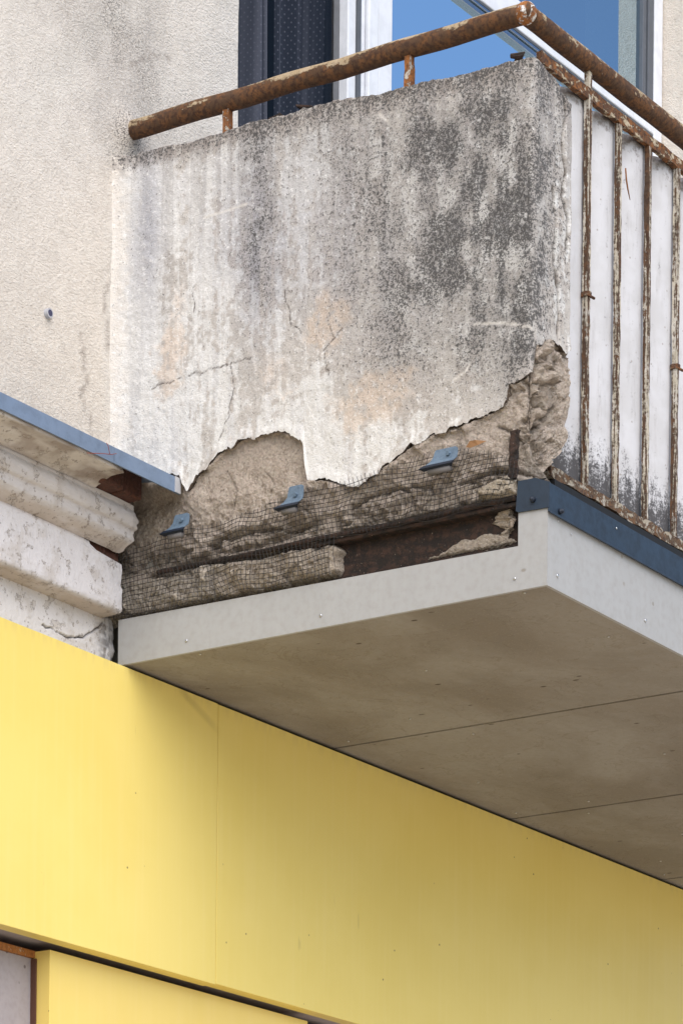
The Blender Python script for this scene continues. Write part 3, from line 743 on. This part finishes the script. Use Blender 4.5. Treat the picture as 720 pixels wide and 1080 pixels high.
cP = plaster_col(S, Zp)
off = .0045 * (fbm(S * 12, Zp * 12, 21, 3) - .5) + .0030 * (fbm(S * 60, Zp * 60, 22, 4) - .5)
for q, wd in [(q, .002) for q in CRACKS] + [(q, .0045) for q in WIDE]:
    d = pline_dist(S + .012 * (fbm(S * 45, Zp * 45, 61, 4) - .5), Zp + .012 * (fbm(S * 45, Zp * 45, 62, 4) - .5), q); off -= np.exp(-(d / wd) ** 2) * (.010 if wd > .003 else .0008)
off += .018 * np.clip(1 - S / .05, 0, 1.4) ** 2                          # coved into the wall
off += .004 * smooth(.035, 0, Zp - bot[:, None])                       # the coat has come loose along its broken edge
x, y = per(S, off)
rows = [np.stack([x, y, Zp], -1)]
cols = [cP]
def rim(depth, dz, below):
    so = s_; o = -depth + (off[:, 0] if below else off[:, -1]) + .003 * (fbm(so * 90, so * 0, 71, 2) - .5)
    zz = (bot if below else top) + dz + .004 * (fbm(so * 120, so * 0 + 2, 72, 2) - .5)
    xr, yr = per(so, o)
    c = (cP[:, 0] if below else cP[:, -1]).copy(); c[:, :3] = (.13, .095, .07) if below else c[:, :3]; c[:, 3] = .1
    return np.stack([xr, yr, zz], -1)[:, None], c[:, None]
b1, k1 = rim(.012, .005, True); b2, k2 = rim(.032, .012, True); t1, j1 = rim(.012, .002, False); t2, j2 = rim(.06, .001, False)
PP = np.concatenate([b2, b1, rows[0], t1, t2], 1); CC = np.concatenate([k2, k1, cP, j1, j2], 1)
PP = np.concatenate([PP[:, :2], PP[:, 2:3], PP[:, 2:]], 1); CC = np.concatenate([CC[:, :2], CC[:, 1:2], CC[:, 2:]], 1)   # hard break line along the foot
mk = np.ones((PP.shape[0] - 1, PP.shape[1] - 1), bool); mk[:, 2] = False
obj("plaster_coat", grid_mesh("plaster_coat", PP, CC, mk), M['plaster'], par, True)

# rough concrete
ss = np.arange(-.02, SC + .150, .0026); zz = np.arange(3.862, 4.36, .0026)
S, Z = np.meshgrid(ss, zz, indexing='ij')
big = ridged(S * 9, Z * 11, 81, 4); med = fbm(S * 34, Z * 40, 82, 5); fine = ridged(S * 90, Z * 110, 83, 3)
off = -.014 + .016 * (big - .62) + .014 * (med - .5) + .005 * (fine - .6)
rough_amt = smooth(4.20, 4.05, Z)
off = -.013 - .007 * smooth(4.08, 4.02, Z) + (off + .022) * (.30 + .70 * np.maximum(rough_amt, smooth(.95, 1.05, S)))
zg = 3.957 + .004 * np.sin(S * 9) + .012 * (fbm(S * 20, S * 0, 84, 3) - .5)
gro = np.exp(-((Z - zg) / .0075) ** 2) * smooth(.06, .10, S) * smooth(1.10, 1.03, S)
bz = np.interp(S, *np.array(BOT).T) + .02 * (fbm(S * 50, Z * 0, 18, 3) - .5)
ledge = smooth(-.030 * np.clip(3 * (fbm(S * 26, S * 0 + 2, 19, 3) - .42), 0, 1) - .002, .002 - .018 * np.clip(3 * (fbm(S * 26, S * 0 + 2, 19, 3) - .42), 0, 1), Z - bz) * (S < 1.06)
off += .010 * ledge
off -= .034 * gro
off -= .016 * smooth(3.965, 3.975, Z) * smooth(4.02, 3.985, Z) * smooth(.50, .62, fbm(S * 24, Z * 40, 95, 4))
beamz = smooth(.585, .62, S + .03 * (fbm(S * 30, Z * 60, 85, 3) - .5)) * smooth(3.972, 3.962, Z) * smooth(1.08, 1.04, S)
off -= .075 * beamz
lowl = smooth(3.953, 3.944, Z) * (1 - beamz)
off += lowl * (.010 + .008 * (ridged(S * 24, Z * 30, 86, 3) - .5))
off -= .03 * smooth(3.885, 3.870, Z + .02 * (fbm(S * 25, Z * 3, 87, 3) - .5))           # dark hollow above the board
cavity = smooth(.215, .14, S + .05 * (fbm(S * 30, Z * 30, 88, 3) - .5)) * smooth(3.95, 3.98, Z) * smooth(4.15, 4.11, Z)
off -= .020 * cavity
# broken corner: boulders and crevices, wasting away towards the foot
cor_w = np.exp(-((S - 1.13) / .075) ** 2)
wx = S + .02 * (fbm(S * 30, Z * 30, 14, 3) - .5); wz = Z + .02 * (fbm(S * 30, Z * 30, 15, 3) - .5)
cr1 = crags(wx, wz, .034, 5); cr2 = crags(wx, wz, .013, 9)
off += smooth(4.08, 4.02, Z + .02 * (big - .5)) * smooth(1.06, 1.0, S) * (.011 * cr1 + .0055 * cr2) * (1 - beamz)
off += cor_w * (.024 * crags(wx + .3 * (wz - 4.1), wz * 1.2, .075, 21, .7) + .011 * crags(wx, wz, .030, 12, .9) + .004 * crags(wx, wz, .011, 15, .9)) + .0018 * (fbm(S * 260, Z * 260, 17, 2) - .5)
off += cor_w * (.016 * (ridged(S * 15, Z * 12, 89, 4) - .55) + .012 * (ridged(S * 60, Z * 50, 94, 3) - .6) - .075 * smooth(4.13, 4.03, Z) + .004 * smooth(4.14, 4.24, Z))
CREV = [([(1.058, 4.198), (1.077, 4.147), (1.05, 4.113)], .0035, .012), ([(1.188, 4.284), (1.173, 4.244), (1.19, 4.19), (1.152, 4.129), (1.09, 4.078), (1.06, 4.05)], .0045, .030),
        ([(1.105, 4.104), (1.132, 4.124)], .012, .075), ([(1.062, 4.016), (1.095, 4.030), (1.13, 4.02)], .017, .08), ([(1.145, 4.30), (1.185, 4.284), (1.22, 4.29)], .005, .02),
        ([(.99, 4.12), (1.05, 4.075)], .003, .008), ([(1.06, 4.165), (1.10, 4.17), (1.15, 4.15)], .003, .010), ([(1.10, 4.24), (1.15, 4.225)], .0025, .008),
        ([(.62, 4.02), (.74, 4.035), (.83, 4.02)], .004, .014), ([(.25, 4.0), (.36, 4.01), (.5, 3.99)], .004, .014), ([(.90, 4.01), (.98, 4.03), (1.05, 4.02)], .005, .02), ([(.30, 4.15), (.335, 4.10), (.325, 4.06)], .0018, .004), ([(.40, 4.13), (.43, 4.10), (.42, 4.07)], .0015, .003)]
crev_shade = np.zeros(S.shape)
for q, wd, dp in CREV:
    d = pline_dist(S + .02 * (fbm(S * 40, Z * 40, 91, 4) - .5), Z + .02 * (fbm(S * 40, Z * 40, 92, 4) - .5), q); k = np.exp(-(d / wd) ** 2); off -= dp * k
    crev_shade = np.maximum(crev_shade, k * (.9 if dp > .01 else .6))
above = smooth(.0, .012, Z - np.interp(S, *np.array(BOT).T)); off = np.where(above > 0, np.minimum(off, -.004 - .012 * above), off)
x, y = per(S, off, r=.022)
c = np.ones(S.shape + (4,)); c[..., :3] = (.72, .605, .525)
tintmix(c, smooth(.42, .68, fbm(S * 14, Z * 14, 93, 4)) * .5, (.55, .455, .38))
tintmix(c, smooth(4.03, 4.10, Z) * smooth(.5, .35, np.abs(S - .38)) * .5, (.62, .50, .41))
tintmix(c, lowl * .6, (.62, .52, .41)); tintmix(c, lowl * smooth(.33, .25, S) * .5, (.45, .44, .42))
tintmix(c, smooth(1.0, 1.06, S) * .45 * smooth(.35, .6, med), (.55, .44, .34))
tintmix(c, cavity * .5, (.20, .155, .125))
tintmix(c, np.clip(gro + beamz * .9, 0, 1), (.035, .026, .022))  # groove and beam recess blackened: their shade is put into the tint
tintmix(c, smooth(3.892, 3.872, Z) * .8, (.05, .038, .03))  # shade of the hollow above the board, also by colour
tintmix(c, smooth(3.968, 3.99, Z) * smooth(4.035, 4.0, Z) * smooth(.44, .56, fbm(S * 24, Z * 40, 95, 4)) * .6, (.11, .08, .06))
tintmix(c, smooth(.15, -.25, cr1) * .18, (.24, .185, .14)); tintmix(c, smooth(.1, .4, cr2) * .35, (.60, .52, .43))
tintmix(c, np.clip(crev_shade, 0, .9), (.085, .06, .045))  # shade inside the crevices painted into the colour
fx = np.maximum(S - SC, 0); x = x - fx * .42 * smooth(4.13, 4.02, Z + .03 * (med - .5))      # the corner wastes away towards its foot
obj("rough_concrete", grid_mesh("rough_concrete", np.stack([x, y, Z], -1), c), M['core'], par)
bm = bmesh.new(); v8 = [bm.verts.new(p) for p in ((.05, .05, 3.98), (.145, .05, 3.98), (.145, -.96, 3.98), (.05, -.96, 3.98), (.05, .05, 4.885), (.145, .05, 4.885), (.145, -1.0, 4.81), (.05, -1.0, 4.848))]
for f in ((0, 1, 2, 3), (4, 5, 6, 7), (0, 1, 5, 4), (1, 2, 6, 5), (2, 3, 7, 6), (3, 0, 4, 7)): bm.faces.new([v8[k] for k in f])
obj("inner_core", bm, M['concrete'], par)
bm = bmesh.new(); bar(bm, (.004, -.992, 4.00), (.0, -.998, 4.098), .007, .020, 10, .004); obj("rusty_bar", bm, M['beam'], par)
lump("loose_block", [(.945, 3.972), (.955, 3.992), (.985, 4.003), (1.020, 4.010), (1.040, 3.995), (1.045, 3.966), (1.0, 3.960)], -.004, .024, (.52, .44, .34), par, 37)
for yy, zz2, a in ((-.385, 4.889, .016), (-.462, 4.894, .020)):
    bm = bmesh.new(); box(bm, .0, .03, yy - a, yy + a, zz2, zz2 + .004, .001)
    for v in bm.verts: v.co.z += .006 * (v.co.y - yy) / a * (1 if a > .018 else -.4) + (random.random() - .5) * .003
    obj("rust_flake", bm, M['beam'], par)

# ------------------------------------------------------------------ dark blue edge flashing
fl = thing("edge_flashing", "dark blue sheet metal strip folded round the outer corner of the slab", "metal flashing", (1.6, -1.08, 3.92))
bm = bmesh.new(); box(bm, -.0035, SX + .002, -1.0835, -1.0795, 3.916, 3.975, .0008); box(bm, -.0035, SX + .002, -1.0795, -1.040, 3.9722, 3.9745)
box(bm, -.0035, SX + .002, -1.0880, -1.0840, 3.912, 3.9165, .0008); obj("front_strip", bm, M['flash'], fl)
bm = bmesh.new()
q = [(-1.084, 3.924), (-1.010, 3.926), (-1.004, 3.930), (-1.0085, 3.9905), (-1.050, 3.990), (-1.084, 3.976)]
f0 = [bm.verts.new((-.0042, a, b)) for a, b in q]; f1 = [bm.verts.new((-.0012, a, b)) for a, b in q]
bm.faces.new(f0); bm.faces.new(f1[::-1])
for k in range(6): bm.faces.new((f0[k], f0[(k + 1) % 6], f1[(k + 1) % 6], f1[k]))
v = [bm.verts.new(p) for p in ((-.003, -1.078, 3.985), (-.003, -1.004, 3.992), (.03, -.985, 4.004), (.035, -1.045, 3.996))]; bm.faces.new(v)
v = [bm.verts.new(p) for p in ((-.003, -1.01, 3.992), (-.020, -.965, 4.003), (.004, -.962, 4.008))]; bm.faces.new(v)
obj("corner_tab", bm, M['flash'], fl)
for p, ax in (((-.006, -1.046, 3.945), 0), ((.037, -1.085, 3.926), 1)):
    bm = bmesh.new(); d = Vector((-.006, 0, 0)) if ax == 0 else Vector((0, -.006, 0))
    tube(bm, [Vector(p) - d * .3, Vector(p) + d], [.0062, .0050], 6); bmesh.ops.create_uvsphere(bm, u_segments=10, v_segments=6, radius=.0044, matrix=Matrix.Translation(Vector(p) + d))
    obj("bolt", bm, M['clipdark'], fl, True)
screw(fl, (.276, -1.0845, 3.958), 1, .0026)

# ------------------------------------------------------------------ corrugated sheet behind the bars
nx = 1400; xs = np.linspace(.148, 3.32, nx); zs2 = np.concatenate([[4.050, 4.0505], np.linspace(4.06, 4.905, 24)])
X, Z = np.meshgrid(xs, zs2, indexing='ij')
PITCH = .1337; ph = (X - .352) / PITCH
wv = 1 - np.abs(np.sin(np.pi * ph)) ** 1.0
Yc = -.945 - .036 * (np.abs(np.sin(np.pi * ph)) ** .62) + .001 * np.sin(X * 13 + Z * 3)
Zt = Z + (Z > 4.9) * (.006 * (fbm(X * 9, X * 0, 33, 3) - .5))
P3 = np.stack([X, Yc, Zt], -1)
back = P3[:, ::-1].copy(); back[..., 1] += .006
P3 = np.concatenate([P3, back, P3[:, :1]], 1)
props(at_base(obj("corrugated_sheet", grid_mesh("corrugated_sheet", P3), M['sheet'], None, True)), "off white corrugated screen behind the rusty bars, black with mould at its foot", "corrugated sheet")

# ------------------------------------------------------------------ railing
rl = thing("balcony_railing", "rusty balcony railing with a round pipe handrail and thin square bars", "railing", (1.6, -.99, 4.06))
bm = bmesh.new()
HZ, HX, HY = 4.973, .036, -.992
side = [(HX, .05 - k * .0417 * 1.0, HZ - .0015 * math.sin(k)) for k in range(25)]
path = [p for p in side if p[1] > HY + .02] + [(HX, HY, HZ)] + [(HX + .05 + .1 * k, HY, HZ - .001 * math.sin(k * 2)) for k in range(33)]
tube(bm, path, .0212, 20, True, .05)
obj("handrail", bm, M['rail'], rl, True)
bm = bmesh.new(); bmesh.ops.create_uvsphere(bm, u_segments=14, v_segments=10, radius=.0236, matrix=Matrix.Translation((HX - .001, HY - .001, HZ)))
obj("corner_weld", bm, m_rust("white flecked rust weld", (.20, .08, .03), (.62, .58, .52), .5, .5, (60, 60, 60), .8), rl, True)
for y in (-.236, -.708):
    bm = bmesh.new(); bar(bm, (HX, y, 4.865), (HX, y, HZ - .015), .016, .016, 6, .0018); obj("post", bm, M['post'], rl)
bm = bmesh.new()
prev = None
for k in range(140):
    xx = .092 + k * (3.228 / 139); r_ = [bm.verts.new((xx, HY + dy + (random.random() - .5) * .0016, 4.905 + dz + (random.random() - .5) * .003)) for dy, dz in ((-.006, -.012), (.006, -.012), (.006, .012), (-.006, .012))]
    if prev:
        for q in range(4): bm.faces.new((prev[q], prev[(q + 1) % 4], r_[(q + 1) % 4], r_[q]))
    else: bm.faces.new(r_)
    prev = r_
bm.faces.new(prev[::-1])
obj("lower_rail", bm, M['flatbar'], rl)
bm = bmesh.new(); tube(bm, [(.045, -.965, 4.868), (.035, -.975, 4.878), (.026, -.986, 4.884), (.022, -.966, 4.886)], [.007, .008, .008, .005], 8); obj("bent_stub", bm, M['beam'], rl)
bm = bmesh.new()
prev = None
for k in range(160):
    xx = .145 + k * (3.175 / 159); r_ = [bm.verts.new((xx, -.99 + dy + (random.random() - .5) * .004, 4.057 + dz + (random.random() - .5) * .006)) for dy, dz in ((-.010, -.010), (.030, -.010), (.030, .011), (-.010, .013))]
    if prev:
        for q in range(4): bm.faces.new((prev[q], prev[(q + 1) % 4], r_[(q + 1) % 4], r_[q]))
    else: bm.faces.new(r_)
    prev = r_
bm.faces.new(prev[::-1]); obj("bottom_rail", bm, M['sill'], rl)
bm = bmesh.new(); bar(bm, (.299, HY, 4.05), (.299, HY, HZ - .015), .0125, .0125, 40, .0018)
b0 = obj("baluster", bm, M['bal'], rl)
def collar(parent, x, z):
    bm = bmesh.new(); tube(bm, [(x, HY, z - .005), (x, HY, z + .005)], .0115, 10, True, .2); tube(bm, [(x + .01, HY - .004, z), (x + .022, HY - .008, z - .002)], .003, 6); obj("collar", bm, M['flatbar'], parent)
collar(b0, .299, 4.478)
bm = bmesh.new(); bar(bm, (.299 + PITCH, HY, 4.05), (.299 + PITCH, HY, 4.893), .0118, .0118, 40, .0018); b1_ = obj("baluster", bm, M['bal'], rl)
for k in range(2, 23):
    if k % 4 == 0:
        o = b0.copy()
    else: o = b1_.copy()
    COL.objects.link(o); o.parent = rl
    o.location.x = PITCH * (k if k % 4 == 0 else k - 1)
    if k == 3:
        cb_ = b0.children[0].copy(); COL.objects.link(cb_); cb_.parent = o; cb_.location = (PITCH, 0, -.028)

# ------------------------------------------------------------------ wire netting over the rubble
NET = np.array([(.0, 3.995), (.022, 4.004), (.08, 4.024), (.184, 4.034), (.338, 4.036), (.536, 4.069), (.706, 4.068), (.777, 4.091), (.871, 4.082), (1.044, 4.04)])
bm = bmesh.new()
def net_pt(s, z):
    b = float(fbm(np.array(s * 14), np.array(z * 14), 97, 3)) - .5
    sh = .28 * (z - 3.96) * min(1, max(0, (s - .62) / .25)) + .0035 * math.sin(z * 60 + s * 25) + .020 * (float(fbm(np.array(s * 22), np.array(z * 20), 98, 2)) - .5)
    zz = z + .018 * (float(fbm(np.array(s * 12), np.array(z * 10), 99, 2)) - .5)
    return (-.0095 - .010 * b - .006 * math.exp(-((z - 4.0) / .04) ** 2), .04 - (s + sh), zz)
def zlow(s): return 3.870 if s < .60 else 3.948
WIRE = .00065
s = .026
while s < 1.03:
    z1 = float(np.interp(s, NET[:, 0], NET[:, 1])); z0 = zlow(s) + random.random() * .004; k = max(4, int((z1 - z0) / .012))
    tube(bm, [net_pt(s, z0 + (z1 - z0 + random.random() * .004) * i / k) for i in range(k + 1)], WIRE, 4, False); s += .0106
z = 3.876
while z < 4.095:
    run = []
    for s in np.arange(.024, 1.035, .012):
        if zlow(s) - .001 <= z <= float(np.interp(s, NET[:, 0], NET[:, 1])): run.append(net_pt(s, z))
        else:
            if len(run) > 2: tube(bm, run, WIRE, 4, False)
            run = []
    if len(run) > 2: tube(bm, run, WIRE, 4, False)
    z += .0102
# the strip that turns the corner onto the cornice end
for k in range(3):
    yy = .012 + .0125 * k
    tube(bm, [(-.010, yy - .004 * k, 3.868 + .02 * i) for i in range(7)], WIRE, 4, False)
for i in range(10):
    tube(bm, [(-.0095, .014 + .008 * j, 3.874 + .0116 * i) for j in range(5)], WIRE, 4, False)
props(at_base(obj("wire_netting", bm, M['wire'])), "fine black wire netting stretched over the crumbling concrete above the grey board", "netting")

# ------------------------------------------------------------------ clips that hold the netting
def clip(y, z, label, wide, tilt, tab):
    t = thing("netting_clip", label, "clip", (-.012, y, z), "clips holding the netting")
    def strip(name, prof, mt, thick=.002):
        bm = bmesh.new(); rows = []
        for (px, pz, ya, yb) in prof:
            rows.append([bm.verts.new((-.012 + px + d, y + yy, z + pz)) for d in (0, thick) for yy in (ya, yb)])
        for a, b in zip(rows[:-1], rows[1:]):
            for i, j in ((0, 1), (1, 3), (3, 2), (2, 0)): bm.faces.new((a[i], a[j], b[j], b[i]))
        bm.faces.new([rows[0][i] for i in (0, 1, 3, 2)]); bm.faces.new([rows[-1][i] for i in (0, 2, 3, 1)])
        return obj(name, bm, mt, t)
    w = wide
    plate = strip("plate", [(-.004, .020 + tab, .006 - w, .010 + tilt), (-.005, .016 + tab, .000 - w, .012 + tilt), (-.008, .006, -.002 - w, .014 + tilt), (-.012, -.004, -.002 - w, .020 + tilt), (-.020, -.012, .002 - w, .026 + tilt)], M['clip'])
    strip("lip", [(-.0215, -.0125, .001 - w, .030 + tilt), (-.024, -.018, .003 - w, .040 + tilt), (-.016, -.0215, .008 - w, .034 + tilt)], M['clipdark'], .003)
    bm = bmesh.new(); tube(bm, [(-.012 - .012, y - w + .012, z - .024), (-.012 - .012, y + .022 + tilt, z - .025)], .0065, 10); obj("clamp_tube", bm, M['grey'], t, True)
    bm = bmesh.new(); tube(bm, [(-.018, y - w / 2 + .004, z + .008), (-.026, y - w / 2 + .004, z + .007)], [.0055, .0045], 6); obj("bolt", bm, M['clip'], plate)
    return t
clip(-.153, 4.044, "blue metal netting clip nearest the end of the white cornice", .028, .0, .004)
clip(-.457, 4.046, "pale blue metal netting clip just under the corner of hanging plaster", .026, .0, .010)
clip(-.838, 4.064, "dark blue metal netting clip closest to the slab corner", .032, .012, .002)

# ------------------------------------------------------------------ yellow panels of the shop front
def slabpanel(name, x0, x1, y0, y1, z0, z1, mt, label, grp=None, nx=2):
    o = at_base(obj(name, boxbm(x0, x1, y0, y1, z0, z1, bev=.0012), mt))
    return props(o, label, "panel", grp)
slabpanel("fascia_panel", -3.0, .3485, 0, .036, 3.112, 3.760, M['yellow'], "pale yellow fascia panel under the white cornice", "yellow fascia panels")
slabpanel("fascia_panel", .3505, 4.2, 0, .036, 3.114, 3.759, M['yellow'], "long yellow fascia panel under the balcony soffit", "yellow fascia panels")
lp = thing("lower_panel", "amber yellow boxed panel set back below the long fascia", "panel", (.3, .1, 2.2))
bm = bmesh.new(); box(bm, -.198, .80, .050, .098, 2.2, 3.103, .0012); obj("panel_face", bm, M['amber'], lp)
bm = bmesh.new(); box(bm, -.2035, -.1985, .086, .0995, 2.2, 3.086); obj("edge_gap", bm, m_plain("dark red brown gap filler", (.10, .045, .03), .8), lp)

# ------------------------------------------------------------------ small things
bm = bmesh.new(); tube(bm, [(.4475, -1.002, 4.80), (.448, -1.004, 4.775), (.455, -1.004, 4.757), (.467, -1.003, 4.738)], [.0018, .0020, .0018, .0008], 6)
props(at_base(obj("dry_twig", bm, M['twig'], None, True)), "thin curved brown dry stem hanging beside the second bar", "twig")
bm = bmesh.new(); tube(bm, [(-.335, -.146, 4.110), (-.29, -.152, 4.121), (-.255, -.149, 4.130), (-.235, -.147, 4.138)], .0008, 6)
tube(bm, [(-.262, -.150, 4.128), (-.268, -.151, 4.142), (-.272, -.149, 4.15)], .0007, 6)
props(at_base(obj("dry_twig", bm, M['redstem'], None, True)), "thin red dry stem caught on the zinc strip", "twig")
bm = bmesh.new()
vv = [bm.verts.new(p) for p in ((-.010, -.885, 4.081), (-.018, -.900, 4.089), (-.022, -.916, 4.087), (-.012, -.938, 4.084), (-.016, -.918, 4.078), (-.013, -.900, 4.077))]
bm.faces.new((vv[0], vv[1], vv[5])); bm.faces.new((vv[1], vv[2], vv[4], vv[5])); bm.faces.new((vv[2], vv[3], vv[4]))
props(at_base(obj("dry_leaf", bm, M['leaf'])), "small dry orange leaf lodged on the rubble above the netting", "leaf")
